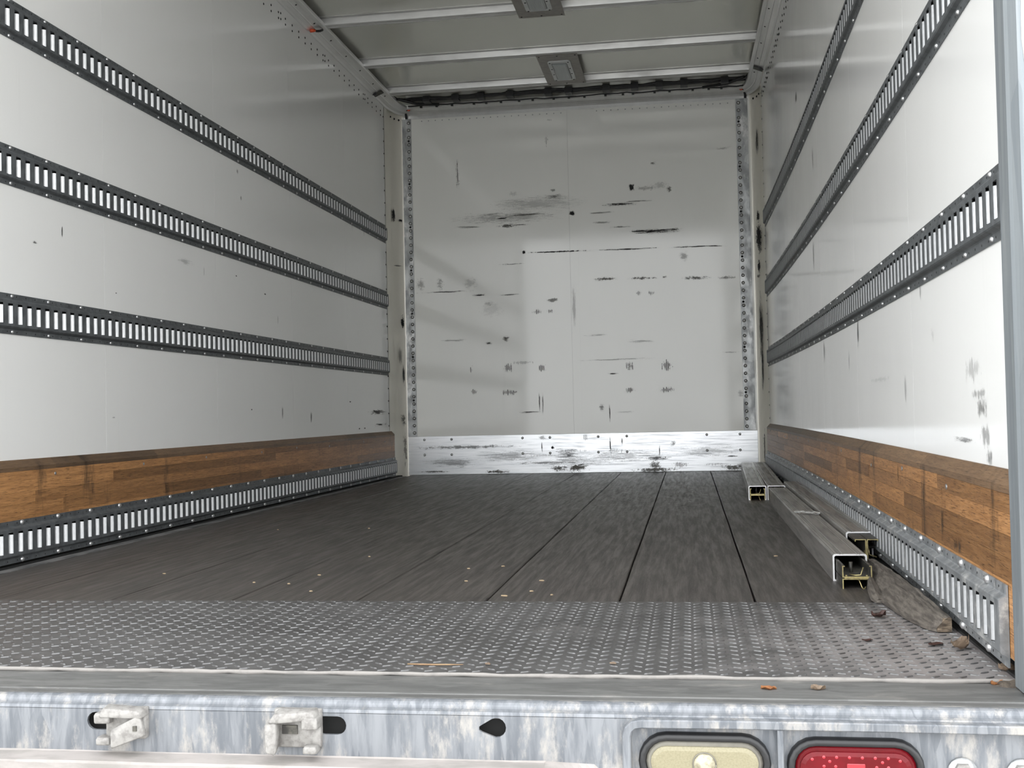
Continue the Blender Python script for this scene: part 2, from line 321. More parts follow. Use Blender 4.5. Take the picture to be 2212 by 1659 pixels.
def railpath():
    pts = [((0, y), (1, 0)) for y in ystations(1.75, YE - .02, 8)]
    cl = [(d, y) for d, y in corner('L')]
    cc = []
    for k in range(1, 10):
        a = math.pi / 2 * k / 10; cc.append(((.12 * (1 - math.cos(a)), YE - .02 + (L - YE + .02) * math.sin(a)), (math.cos(a), -math.sin(a))))
    pts += cc
    xr = XR(YE)
    pts += [((x, L), (0, -1)) for x in (.13, .8, 1.3, 1.8, xr - .13)]
    pts += [((xr - p[0], p[1]), (-n[0], n[1])) for p, n in reversed(cc)]
    pts += [((XR(y), y), (-1, 0)) for y in reversed(ystations(1.75, YE - .02, 8))]
    return pts
prof = [(-.002, 2.586), (.006, 2.588), (.012, 2.598), (.031, 2.608), (.035, 2.607), (.039, 2.612), (.064, 2.622), (.067, 2.617), (.083, 2.621), (.086, 2.626), (.086, 2.642), (-.002, 2.642)]
rail = struct(MB().loft([[(p[0] + n[0] * d, p[1] + n[1] * d, z) for d, z in prof] for p, n in railpath()]).build('trim_3', 'rail_alu')); rail['label'] = 'grooved aluminium roof rail running round the top of the walls'
r = MB()
for y in ystations(2.2, 7.6, 18):
    for s in 'LR':
        p = wp(s, y, .052, 2.6165); r.dome(p, (.35 if s == 'L' else -.35, 0, -1), .006, .003, 6)
stuff(r.build('rail_rivets', 'dark_hole', rail))
# double row of rivets along the top of both walls
for s, wobj, zz in (('L', wall_left, (2.537, 2.506)), ('R', wall_right, (2.505, 2.475))):
    r = MB(); y = 2.1
    while y < 7.7:
        for z in zz: r.dome(wp(s, y, 0, z), (1 if s == 'L' else -1, 0, 0), .0065, .003, 6)
        if int(y * 10) % 8 == 0:
            for z in zz: r.dome(wp(s, y + .035, 0, z + .006), (1 if s == 'L' else -1, 0, 0), .0065, .003, 6)
        y += .105
    stuff(r.build('rivet_rows', 'dark_hole', wobj))
r = MB()
for k in range(44):
    x = .2 + k * .0505
    if not 1.22 < x < 1.44: r.dome((x, L, 2.549 - .005 * x / 2.4), (0, -1, 0), .0048, .003, 6)
stuff(r.build('rivet_row', 'rivet', wall_front))
MB().box(.05, 2.51, L - .004, L - .0002, 2.565, 2.60).build('header_strip', 'rail_alu', wall_front)

# ------------------------------------------------------------------ rear frame: posts and header
for i, s in enumerate('LR'):
    m = MB(); X = (lambda d: d) if s == 'L' else (lambda d: W - d)
    pr = [(.03, 1.866), (.032, 1.862), (.032, 1.812), (.0345, 1.806), (.0345, 1.800), (.031, 1.792), (.024, 1.772), (.020, 1.768), (-.06, 1.768), (-.06, 1.868)]
    m.loft([[(X(d), y, z) for d, y in pr] for z in (-.0, 2.70)])
    o = struct(m.build('trim_%d' % (4 + i), 'post_zinc')); o['label'] = 'galvanised steel rear door post at the %s of the opening' % ('left' if s == 'L' else 'right')
    m = MB(); rs = []
    for k in range(40):
        z = .012 + 2.66 * k / 39; w = .0025 * math.sin(k * 2.3) + .002 * math.sin(k * 5.1)
        rs.append([(X(.016 + w), 1.7675, z), (X(.010 + w), 1.762, z), (X(-.03), 1.7605, z), (X(-.09), 1.7605, z), (X(-.09), 1.7675, z)])
    m.loft(rs); m.build('sealant', 'sealant', o)
o = struct(MB().box(-.06, W + .06, 1.768, 1.868, 2.60, ROOF, .006).build('trim_6', 'post_zinc')); o['label'] = 'galvanised header over the rear opening'

# ------------------------------------------------------------------ cargo tracks
P = .0508; Y0 = 3.2313; HS = .0122      # slot pitch, phase, half slot width
def track(side, z0, z1, d0, ya, yb, label, mat, floor_track):
    t = thing('cargo_track', label, 'rail', 'slotted cargo tracks on the side walls', wp(side, ya, 0, z0)); org = Vector(t.location)
    H = z1 - z0; face = .0145
    q = lambda y, d, z: tuple(Vector(wp(side, y, d0 + d, z0 + z)) - org)
    ss = H * .245; sb = H * .745            # slot bottom and top
    n0 = math.ceil((ya + .03 - Y0) / P); n1 = math.floor((yb - .03 - Y0) / P); ys = [Y0 + P * k for k in range(n0, n1 + 1)]
    m = MB(); st = ystations(ya, yb, 40)
    low = [(.0, 0), (.003, 0), (.003, H * .118), (.0045, H * .135), (.0125, H * .165), (face, H * .185), (face, ss)]
    top = [(face, sb), (face, H * .815), (.0125, H * .835), (.0045, H * .865), (.003, H * .882), (.003, H), (.0, H)]
    for pf in (low, top): m.loft([[q(y, d, z) for d, z in pf] for y in st], closed=False)
    edges = [ya] + [e for y in ys for e in (y - HS, y + HS)] + [yb]
    for a, b in zip(edges[::2], edges[1::2]):
        m.add([q(a, face, ss), q(b, face, ss), q(b, face, sb), q(a, face, sb)], [(0, 1, 2, 3)])
    for y in ys:                            # returns of each slot: top, bottom and near side
        a, b = y - HS, y + HS
        m.add([q(a, face, ss), q(b, face, ss), q(b, .001, ss), q(a, .001, ss)], [(0, 1, 2, 3)])
        m.add([q(a, face, sb), q(b, face, sb), q(b, .001, sb), q(a, .001, sb)], [(0, 1, 2, 3)])
        m.add([q(a, face, ss), q(a, face, sb), q(a - .002, .001, sb), q(a - .002, .001, ss)], [(0, 1, 2, 3)])
    for y in (ya, yb): # closed ends
        pf = low + top; m.add([q(y, d, z) for d, z in pf], [tuple(range(len(pf)))])
    m.build('rail', mat, t)
    m = MB(); m.add([q(y, .0012, z) for y in st for z in (ss - .004, sb + .004)], [(2 * i, 2 * i + 1, 2 * i + 3, 2 * i + 2) for i in range(len(st) - 1)]); m.build('rail_back', 'black_plastic', t)
    # one rolled lip in every slot, shared mesh
    sx = 1 if side == 'L' else -1; l = MB(); pf = [(HS + .0005, face - .0003), (HS - .003, face - .0022), (HS - .0058, face - .0055), (HS - .0072, face - .0095), (HS - .0076, .0014)]
    h0, h1 = ss + .0012, sb - .0065
    l.loft([[(sx * d, y, 0) for y, d in pf], [(sx * d, y, h1 - h0) for y, d in pf]], closed=False, smooth=True); l.add([(sx * d, y, h1 - h0) for y, d in pf] + [(sx * .0014, HS, h1 - h0)], [tuple(range(6))])
    me = l.mesh('slot_lip'); me.materials.append(M['lip_zinc' if side == 'L' else 'lip_zinc_dim'])
    for y in ys: obj('slot_lip', me, None, t, q(y, 0, h0))
    yb_ = [y + P / 2 for y in ys[1::4]]
    if floor_track:
        b = MB(); b.dome((0, 0, 0), (sx, 0, 0), .0085, .006, 8); bme = b.mesh('bolt_head'); bme.materials.append(M['bright_rivet'])
        for y in yb_:
            for z in (H * .06, H * .94): obj('bolt_head', bme, None, t, q(y, .003, z))
    else:
        b = MB()
        for y in yb_:
            for z in (H * .06, H * .94): b.dome(q(y, .003, z), (sx, 0, 0), .0062, .0045, 6)
        stuff(b.build('rivet_heads', 'bright_rivet', t))
    b = MB()
    for y in ys:
        for z in (H * .06, H * .94): b.dome(q(y, .003, z), (sx, 0, 0), .0026, .0006, 5)
    stuff(b.build('nail_holes', 'dark_hole', t))
    return t
YA, YB = 1.90, 7.735
track('L', 1.6268, 1.7516, 0, YA, YB, 'dark steel slotted cargo track, topmost of three on the left wall', 'track_steel', False)
track('L', 1.1676, 1.2922, 0, YA, YB, 'dark steel slotted cargo track, middle one of three on the left wall', 'track_steel', False)
track('L', .7082, .8330, 0, YA, YB, 'dark steel slotted cargo track, lowest of three on the bare left wall', 'track_steel', False)
track('L', .0125, .1400, .025, YA, 7.79, 'dark slotted cargo track below the left wooden board, along the floor', 'track_steel', True)
track('R', 1.6192, 1.7475, 0, YA, 7.70, 'dark steel slotted cargo track, topmost of three on the right wall', 'track_steel', False)
track('R', 1.1577, 1.2841, 0, YA, 7.70, 'dark steel slotted cargo track, middle one of three on the right wall', 'track_steel', False)
track('R', .7016, .8263, 0, YA, 7.70, 'steel slotted cargo track, lowest of three on the right wall, meeting the post', 'track_steel', False)
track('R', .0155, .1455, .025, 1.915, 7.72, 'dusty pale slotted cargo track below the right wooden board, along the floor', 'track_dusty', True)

# ------------------------------------------------------------------ laminated wooden side boards
def board(side, zt, yb, label, rng):
    t = thing('side_board', label, 'board', 'laminated wooden side boards', wp(side, 1.88, 0, 0)); org = Vector(t.location); th = .0248
    q = lambda y, d, z: tuple(Vector(wp(side, y, d, z)) - org)
    zs = [.032, .09, .150, .188, .224, .259, zt - .034]
    for a, b in zip(zs[:-1], zs[1:]):
        y = 1.88
        while y < yb - .01:
            ln = rng.uniform(.45, 1.1); y1 = min(y + ln, yb)
            if yb - y1 < .25: y1 = yb
            e = .0004; dd = th - rng.uniform(0, .0007)
            m = MB(); n = max(2, int((y1 - y) / .3)); m.loft([[q(w, 0, a), q(w, dd, a), q(w, dd, b - e), q(w, 0, b - e)] for w in ystations(y, y1 - e, n)]); m.build('wood_strip', 'oak', t); y = y1
    y = 1.88
    while y < yb - .01:      # chamfered top strip
        y1 = min(y + rng.uniform(.6, 1.2), yb)
        if yb - y1 < .25: y1 = yb
        m = MB(); n = max(2, int((y1 - y) / .3)); a = zt - .034
        m.loft([[q(w, 0, a), q(w, th, a), q(w, th, zt - .022), q(w, th - .003, zt - .019), q(w, .004, zt), q(w, 0, zt)] for w in ystations(y, y1 - .0004, n)]); m.build('wood_strip', 'oak_dirty', t); y = y1
    sx = 1 if side == 'L' else -1; b = MB(); b.dome((0, 0, 0), (sx, 0, 0), .006, .002, 8); bme = b.mesh('screw_head'); bme.materials.append(M['rivet'])
    for k in range(10): obj('screw_head', bme, None, t, q(2.3 + k * .58 + rng.uniform(-.08, .08), th, .27 + rng.uniform(-.012, .012)))
    return t
bl = board('L', .322, 7.79, 'brown laminated oak board along the foot of the left wall', random.Random(3))
brd = board('R', .324, 7.72, 'brown laminated oak board along the foot of the right wall', random.Random(11))
for y, z, w, h in ((2.62, .235, .012, .045), (2.42, .205, .012, .06), (2.95, .26, .01, .03), (2.28, .165, .05, .016), (2.06, .255, .006, .022)):
    m = MB(); m.add([wp('R', y + a * w, .0256, z + b * h) for a, b in ((-1, -1), (1, -1), (1, 1), (-1, 1))], [(0, 1, 2, 3)]); me = m.mesh('ink_mark'); uvl = me.uv_layers.new(); 
    for li, uvv in zip(range(4), ((0, 0), (1, 0), (1, 1), (0, 1))): uvl.data[li].uv = uvv
    o = obj('ink_mark', me, 'stain_d', brd); o.matrix_parent_inverse = Matrix.Translation(brd.location).inverted(); o.color = (1, 1, 1, .75)

# ------------------------------------------------------------------ front kick plate and the two riveted strips
m = MB(); m.box(.057, 2.515, L - .008, L - .004, .002, .2755, .001); kick = m.build('kick_plate', 'kick_alu'); tag(kick, 'bright scuffed aluminium kick plate across the foot of the front wall', 'plate')
b = MB(); b.dome((0, 0, 0), (0, -1, 0), .0095, .006, 8); kb = b.mesh('bolt_head'); kb.materials.append(M['rivet'])
for x in (.175, .373, .885, 1.08, 1.42, 1.62, 2.17, 2.395):
    for z in (.252, .143): obj('bolt_head', kb, None, kick, (x, L - .008, z))
rv = MB(); rv.dome((0, 0, 0), (0, -1, 0), .0085, .006, 8); nd = len(rv.f); rv.add([(.0125 * math.cos(math.pi / 5 * k), -.0006, .0125 * math.sin(math.pi / 5 * k)) for k in range(10)], [tuple(range(10))])
rme = rv.mesh('rivet'); rme.materials.append(M['bright_rivet']); rme.materials.append(M['fitting_steel']); rme.polygons[nd].material_index = 1
rd = MB(); rd.dome((0, 0, 0), (0, -1, 0), .0085, .005, 8); rdm = rd.mesh('rivet'); rdm.materials.append(M['dark_hole'])
for x0, x1, xr0, zt, lab in ((.052, .122, .104, 2.568, 'mottled galvanised riveted strip up the left edge of the front wall'), (2.425, 2.505, 2.444, 2.570, 'mottled galvanised riveted strip up the right edge of the front wall')):
    m = MB(); m.box(x0, x1, L - .0052, L - .0012, .276, zt, .0008); s = m.build('riveted_strip', 'galv_strip'); tag(s, lab, 'strip', 'galvanised strips on the front wall')
    z = zt - .03; k = 0
    while z > .30:
        obj('rivet', rme, None, s, (xr0, L - .0052, z)); k += 1
        if k % 6 == 3: obj('rivet', rdm, None, s, (xr0 - .002, L - .0052, z - .026))
        z -= .052

# ------------------------------------------------------------------ scuffs and stains, each a flat mark on its panel
def mark(parent, quad, kind, a):
    me = bpy.data.meshes.new('scuff_mark'); me.from_pydata(quad, [], [(0, 1, 2, 3)]); uvl = me.uv_layers.new()
    for li, uvv in zip(range(4), ((0, 0), (1, 0), (1, 1), (0, 1))): uvl.data[li].uv = uvv
    o = obj('scuff_mark', me, 'stain_' + kind, parent); o.color = (1, 1, 1, a); return o
BACK= [(0.457, 2.153, 0.026, 0.262, 'd', 0.8), (1.103, 2.356, 0.026, 0.098, 'd', 0.5), (1.43, 2.57, 0.056, 0.02, 'd', 0.7), (1.695, 1.989, 0.049, 0.059, 'b', 1), (1.794, 1.981, 0.164, 0.039, 'g', 0.35), (1.954, 1.966, 0.046, 0.046, 'g', 0.7), (1.891, 1.995, 0.131, 0.065, 'g', 0.25), (0.925, 1.837, 0.36, 0.02, 's', 1), (1.271, 1.831, 0.059, 0.036, 'b', 1), (0.807, 1.764, 0.177, 0.033, 'g', 0.9), (0.907, 1.766, 0.144, 0.013, 's', 0.7), (1.867, 1.676, 0.36, 0.039, 's', 1), (1.771, 1.68, 0.196, 0.026, 's', 1), (1.614, 1.876, 0.262, 0.029, 's', 0.9), (1.728, 1.893, 0.229, 0.013, 's', 0.6), (1.483, 1.824, 0.196, 0.016, 's', 0.5), (0.923, 1.567, 0.026, 0.029, 'b', 1), (0.844, 1.488, 0.223, 0.013, 's', 1), (1.498, 1.357, 0.196, 0.029, 'g', 0.75), (1.756, 1.353, 0.216, 0.029, 'g', 0.75), (1.907, 1.354, 0.046, 0.02, 'g', 0.8), (2.129, 1.339, 0.203, 0.029, 'g', 0.75), (2.334, 1.334, 0.124, 0.029, 'g', 0.55), (0.169, 1.366, 0.065, 0.111, 'g', 0.35), (0.311, 1.37, 0.065, 0.118, 'g', 0.4), (0.531, 1.362, 0.118, 0.098, 'g', 0.22), (0.344, 1.309, 0.426, 0.016, 's', 0.7), (0.596, 1.277, 0.111, 0.02, 's', 0.9), (0.813, 1.272, 0.196, 0.013, 's', 0.7), (0.662, 1.215, 0.079, 0.039, 'g', 0.4), (1.12, 1.221, 0.085, 0.046, 'g', 0.6), (1.009, 1.143, 0.072, 0.036, 'd', 0.9), (1.098, 1.143, 0.046, 0.033, 'd', 0.9), (0.78, 0.96, 0.052, 0.046, 'g', 0.95), (0.656, 0.931, 0.059, 0.02, 's', 1), (0.792, 0.75, 0.092, 0.072, 'd', 1), (1.033, 0.746, 0.065, 0.065, 'd', 0.9), (0.902, 0.786, 0.196, 0.026, 'd', 0.5), (1.655, 0.742, 0.072, 0.059, 'd', 0.9), (1.908, 0.738, 0.092, 0.085, 'd', 1), (1.537, 0.69, 0.079, 0.016, 's', 1), (0.791, 0.576, 0.131, 0.043, 'd', 1), (1.651, 0.571, 0.085, 0.039, 'd', 1), (1.906, 0.568, 0.111, 0.043, 'd', 1), (0.524, 0.75, 0.026, 0.065, 'd', 0.8), (0.538, 0.585, 0.059, 0.043, 'd', 0.8), (0.943, 0.434, 0.151, 0.016, 's', 0.9), (1.011, 0.498, 0.01, 0.144, 'v', 0.8), (1.034, 0.491, 0.01, 0.164, 'v', 0.6), (1.451, 0.456, 0.046, 0.065, 's', 0.5), (1.505, 0.422, 0.01, 0.144, 'v', 0.9), (2.044, 1.493, 0.072, 0.079, 'g', 0.35), (1.728, 1.248, 0.046, 0.033, 'd', 0.7), (1.818, 1.244, 0.059, 0.039, 'd', 0.7), (1.026, 1.908, 0.72, 0.131, 's', 0.22), (0.792, 1.821, 0.851, 0.098, 's', 0.3), (0.523, 1.767, 0.196, 0.02, 's', 0.5), (1.159, 1.951, 0.196, 0.046, 's', 0.5), (1.43, 0.963, 0.196, 0.016, 's', 0.3), (1.736, 0.911, 0.196, 0.026, 's', 0.3), (1.273, 1.176, 0.033, 0.295, 'v', 0.25), (1.604, 0.789, 0.622, 0.013, 's', 0.4), (0.404, 0.959, 0.196, 0.02, 's', 0.4), (0.677, 1.171, 0.196, 0.131, 'g', 0.12), (1.482, 1.755, 0.131, 0.02, 's', 0.5), (2.326, 2.23, 0.098, 0.016, 's', 0.4), (1.847, 2.153, 0.052, 0.026, 's', 0.5), (1.123, 2.503, 0.039, 0.02, 'd', 0.5), (2.352, 0.818, 0.131, 0.013, 's', 0.4), (2.407, 0.53, 0.046, 0.065, 's', 0.3), (1.611, 0.42, 0.131, 0.016, 's', 0.25), (1.144, 2.001, 0.046, 0.026, 'g', 0.5), (0.862, 1.989, 0.098, 0.046, 'd', 0.35), (1.611, 1.717, 0.196, 0.016, 's', 0.6), (0.692, 1.852, 0.196, 0.02, 's', 0.6), (0.775, 1.818, 0.098, 0.016, 's', 0.9)]
KICK= [(1.133, 0.034, 0.163, 0.052, 'g', 0.9), (1.263, 0.038, 0.196, 0.078, 'g', 1), (0.704, 0.017, 0.229, 0.029, 'g', 0.9), (1.81, 0.015, 0.36, 0.039, 'g', 0.95), (2.362, 0.023, 0.262, 0.052, 'g', 0.8), (0.252, 0.023, 0.229, 0.02, 'g', 0.7), (0.474, 0.195, 0.817, 0.033, 'g', 0.55), (1.021, 0.179, 0.013, 0.098, 'v', 0.8), (1.097, 0.181, 0.026, 0.026, 'b', 1), (1.504, 0.196, 0.013, 0.15, 'v', 0.9), (1.585, 0.221, 0.01, 0.072, 'v', 0.8), (1.2, 0.12, 0.196, 0.131, 's', 0.6), (1.052, 0.074, 0.523, 0.026, 's', 0.5), (1.313, 0.08, 0.654, 0.065, 's', 0.45), (1.541, 0.15, 0.196, 0.033, 'd', 0.6), (1.25, 0.155, 0.262, 0.02, 'd', 0.6), (1.053, 0.126, 0.294, 0.016, 'd', 0.5), (1.845, 0.152, 0.01, 0.098, 'v', 0.9), (1.828, 0.094, 0.196, 0.039, 's', 0.7), (1.811, 0.047, 0.098, 0.065, 'g', 0.7), (1.986, 0.047, 0.131, 0.046, 'd', 0.8), (2.238, 0.047, 0.196, 0.02, 'd', 0.5), (1.942, 0.195, 0.059, 0.046, 'g', 0.5), (0.789, 0.127, 0.523, 0.098, 's', 0.35), (0.388, 0.084, 0.458, 0.078, 's', 0.4), (2.177, 0.137, 0.523, 0.098, 's', 0.25), (1.605, 0.114, 0.654, 0.098, 's', 0.3), (1.333, 0.248, 0.046, 0.052, 'd', 0.5), (1.026, 0.253, 0.065, 0.039, 'g', 0.4), (2.333, 0.102, 0.098, 0.013, 's', 0.7)]
LEFT= [(3.554, 1.071, 0.009, 0.04, 'v', 0.8), (3.391, 1.011, 0.037, 0.012, 's', 0.7), (4.505, 1.091, 0.179, 0.027, 's', 0.25), (3.914, 0.901, 0.014, 0.005, 'b', 0.9), (5.049, 1.093, 0.022, 0.009, 'b', 0.9), (5.411, 1.045, 0.025, 0.009, 'b', 0.9), (3.884, 0.448, 0.041, 0.01, 'd', 0.8), (7.441, 0.457, 0.461, 0.043, 's', 0.7), (7.516, 0.373, 0.352, 0.025, 's', 0.8), (5.631, 0.462, 0.027, 0.071, 'v', 0.5), (6.081, 0.436, 0.031, 0.066, 'v', 0.6), (6.82, 0.521, 0.039, 0.011, 'b', 0.9), (7.009, 0.353, 0.041, 0.012, 'b', 0.9), (7.135, 0.354, 0.042, 0.012, 'b', 0.9), (5.21, 0.475, 0.018, 0.007, 'b', 0.8), (5.12, 1.467, 0.023, 0.035, 'v', 0.6), (5.08, 1.586, 0.022, 0.031, 'v', 0.5), (6.933, 1.674, 0.051, 0.176, 'v', 0.4), (7.191, 1.672, 0.043, 0.152, 'v', 0.4), (4.689, 1.074, 0.014, 0.048, 'v', 0.3), (5.586, 0.933, 0.02, 0.057, 'v', 0.3)]
RIGHT= [(5.053, 1.082, 0.055, 0.154, 'v', 0.5), (3.788, 0.663, 0.03, 0.102, 'v', 0.8), (4.761, 0.651, 0.048, 0.092, 'v', 0.6), (5.35, 0.722, 0.061, 0.062, 'v', 0.5), (4.022, 0.584, 0.034, 0.093, 'v', 0.3), (2.722, 0.689, 0.015, 0.052, 'v', 0.5), (4.981, 1.486, 0.053, 0.112, 'v', 0.4), (2.954, 0.471, 0.036, 0.068, 'v', 0.3), (2.59, 0.58, 0.037, 0.04, 'd', 0.3), (2.166, 0.425, 0.096, 0.041, 'd', 0.7), (2.179, 0.45, 0.13, 0.025, 'd', 0.5), (2.141, 0.376, 0.094, 0.049, 'd', 0.6), (2.223, 0.493, 0.135, 0.051, 'd', 0.35), (2.31, 0.363, 0.256, 0.012, 's', 0.5), (2.115, 0.336, 0.061, 0.032, 'd', 0.7), (3.366, 0.505, 0.399, 0.018, 'g', 0.15), (5.61, 1.911, 0.091, 0.062, 'v', 0.7)]
for x, z, w, h, k, a in BACK: mark(wall_front, [(x - w / 2, L - .0016, z - h / 2), (x + w / 2, L - .0016, z - h / 2), (x + w / 2, L - .0016, z + h / 2), (x - w / 2, L - .0016, z + h / 2)], k, a)
for i in range(3):
    x0, x1 = .92 + i * .5, .92 + i * .5 + .48; f = lambda x: 1.564 - .009 * (x - .919) / 1.49
    mark(wall_front, [(x0, L - .0017, f(x0) - .006), (x1, L - .0017, f(x1) - .006), (x1, L - .0017, f(x1) + .006), (x0, L - .0017, f(x0) + .006)], 's' if i else 'b', 1)
for x, z, w, h, k, a in KICK: mark(kick, [(x - w / 2, L - .0086, z - h / 2), (x + w / 2, L - .0086, z - h / 2), (x + w / 2, L - .0086, z + h / 2), (x - w / 2, L - .0086, z + h / 2)], k, a)
for s, par, rows in (('L', wall_left, LEFT), ('R', wall_right, RIGHT)):
    for y, z, w, h, k, a in rows:
        y0, y1 = max(1.88, y - w / 2), min(y + w / 2, YE - .02); mark(par, [wp(s, y0, .0012 + (.002 if w > .5 else 0), z - h / 2), wp(s, y1, .0012 + (.002 if w > .5 else 0), z - h / 2), wp(s, y1, .0012 + (.002 if w > .5 else 0), z + h / 2), wp(s, y0, .0012 + (.002 if w > .5 else 0), z + h / 2)], k, a)

def arc(side, deg):            # a point on the rounded corner cover, a hair proud of it
    a = math.radians(deg); d, y = .062 * (1 - math.cos(a)) + .004, L - .154 + .15 * math.sin(a) - .004
    return (d if side == 'L' else XR(YE) - d, y)
for s_, a0, a1, z, h, k, a in (('L', 0, 30, 1.86, .11, 'b', 1), ('L', 45, 75, 1.83, .025, 'b', 1), ('L', 50, 72, 1.10, .11, 'b', 1), ('L', 55, 68, .72, .18, 'v', 1), ('L', 40, 72, .40, .10, 'g', .8), ('L', 50, 76, .18, .24, 'd', 1), ('L', 5, 70, 1.50, .014, 's', .9), ('L', 30, 60, .86, .14, 'v', .5),
        ('R', 15, 70, 1.60, .20, 'b', 1), ('R', 20, 58, 1.52, .10, 'g', 1), ('R', 35, 62, 1.74, .09, 'b', .9), ('R', 40, 62, 1.40, .12, 'b', .9), ('R', 30, 62, .98, .50, 'v', 1), ('R', 35, 55, .70, .36, 'v', .9), ('R', 30, 55, 2.25, .22, 'v', .9), ('R', 35, 58, .16, .26, 'd', 1), ('R', 40, 70, 1.33, .03, 'g', .8)):
    p, q = arc(s_, a0), arc(s_, a1); mark(corner_objs[s_], [(p[0], p[1], z - h / 2), (q[0], q[1], z - h / 2), (q[0], q[1], z + h / 2), (p[0], p[1], z + h / 2)], k, a)

# ------------------------------------------------------------------ ceiling lamps
def dome_lamp(y0, y1, label):
    t = thing('ceiling_lamp', label, 'lamp', 'dome lamps under the roof', (1.302, (y0 + y1) / 2, ROOF - .042)); cy = 0; hy = (y1 - y0) / 2; hx = .128
    MB().box(-hx, hx, -hy, hy, -.004, -.0003, .001).build('mounting_plate', 'lamp_plate', t)
    def rr(hx, hy, r, z): return [(sx * (hx - r) + r * math.cos(a), sy * (hy - r) + r * math.sin(a), z) for sx, sy, a0 in ((1, 1, 0), (-1, 1, 90), (-1, -1, 180), (1, -1, 270)) for a in [math.radians(a0 + k * 30) for k in range(4)]]
    MB().loft([rr(.072, .205, .02, -.004), rr(.072, .205, .02, -.010), rr(.066, .199, .018, -.013)]).build('bezel', 'bezel', t)
    MB().loft([rr(.046, .17, .012, -.012), rr(.046, .17, .012, -.017), rr(.038, .16, .012, -.022)], smooth=False).build('lens', 'dome_lens', t)
    MB().loft([rr(.049, .173, .012, -.0128), rr(.049, .173, .012, -.0136)]).build('gasket', 'black_plastic', t)
    b = MB(); b.dome((0, 0, 0), (0, 0, -1), .006, .003, 6); me = b.mesh('screw'); me.materials.append(M['black_plastic'])
    for x, y, z in [(sx * .058, sy * .19, -.013) for sx in (-1, 1) for sy in (-1, -.3, .3, 1)] + [(sx * .112, sy * (hy - .022), -.004) for sx in (-1, 0, 1) for sy in (-1, 1)]: obj('screw', me, None, t, (x, y, z))
dome_lamp(6.99, 7.63, 'rectangular dome lamp on a brown plate nearest the front wall')
dome_lamp(5.655, 6.295, 'rectangular dome lamp on a brown plate, cut by the top of the picture')

# ------------------------------------------------------------------ wiring under the roof at the front
h = thing('wiring_harness', 'black bundled wiring harness running along the front roof edge', 'cable', None, (0, 7.9, 2.64))
rg = random.Random(5)
for k, (yy, zz, r) in enumerate(((-.05, .012, .011), (-.035, .004, .008), (.045, -.012, .0045))):
    pts = [(.13 + i * .0575, yy + rg.uniform(-.006, .006), zz + rg.uniform(-.004, .004)) for i in range(42)]
    MB().tube(pts, r, 6).build('cable', 'black_plastic', h)
for k in range(11): x = .3 + k * .2 + rg.uniform(-.05, .05); MB().box(x - .025, x + .025, -.066, .0, -.014, .026).build('cable_clamp', 'black_plastic', h)
for k in range(19): x = .22 + k * .118 + rg.uniform(-.03, .03); MB().box(x - .008, x + .008, .058, .078, -.02, -.006).build('cable_clip', 'black_plastic', h)
for pts in ([(.05, -.22, .012), (.09, -.1, .004), (.12, -.05, .012), (.3, -.045, .01)], [(2.52, -.24, .012), (2.49, -.1, .004), (2.44, -.05, .008), (2.25, -.045, .01)], [(.1, -.12, .0), (.2, -.02, -.012), (.36, .03, -.014)], [(2.47, -.12, .0), (2.36, -.02, -.01), (2.2, .03, -.012)]): MB().tube(pts, .010, 6).build('cable', 'black_plastic', h)
for x, dx, lab in ((.087, .035, 'short black cable dropping to the left riveted strip, with orange ring'), (2.487, -.025, 'short black cable dropping to the right riveted strip, with orange ring')):
    t = thing('drop_cable', lab, 'cable', None, (x, 8.02, 2.57))
    MB().tube([(0, -.03, .075), (.004, -.008, .055), (.0, .012, .04), (.004, .020, .02), (.004, .026, -.002)], [.012, .014, .010, .009, .009], 7).build('cable', 'black_plastic', t)
    MB().tube([(.004, -.006, .05), (dx * .8, -.02, .052)], .008, 7).build('plug', 'black_plastic', t)
    pts = [(dx + .0095 * math.cos(a), -.026, .052 + .0095 * math.sin(a)) for a in [2 * math.pi * k / 12 for k in range(13)]]
    MB().tube(pts, .0035, 6).build('ring', 'orange_ring', t)
t = thing('marker_plug', 'black cable plug with orange collar on the left roof rail', 'plug', None, (.02, 6.17, 2.602))
MB().tube([(.045, .035, .012), (.035, .015, .0), (.02, .0, -.004), (.012, -.02, -.004)], .007, 7).build('cable', 'black_plastic', t)
MB().tube([(-.006, -.03, -.012), (.01, -.018, -.006), (.018, -.01, -.004)], [.009, .010, .007], 8).build('collar', 'orange_ring', t)
for s, lab in (('L', 'small dark splice plate on the left roof rail near the front corner'), ('R', 'small dark splice plate on the right roof rail near the front corner')):
    sx = 1 if s == 'L' else -1; p = wp(s, 7.49, .0, 2.60)
    m = MB(); m.loft([[(sx * .004, y, -.006), (sx * .04, y, .0085), (sx * .066, y, .018), (sx * .066, y, .014), (sx * .04, y, .0035), (sx * .006, y, -.011)] for y in (-.03, .03)]); o = m.build('splice_plate', 'fitting_steel', None, p); tag(o, lab, 'plate')
    MB().box(min(sx * .002, sx * .03), max(sx * .002, sx * .03), -.036, -.031, -.014, .012).build('tab', 'black_plastic', o)

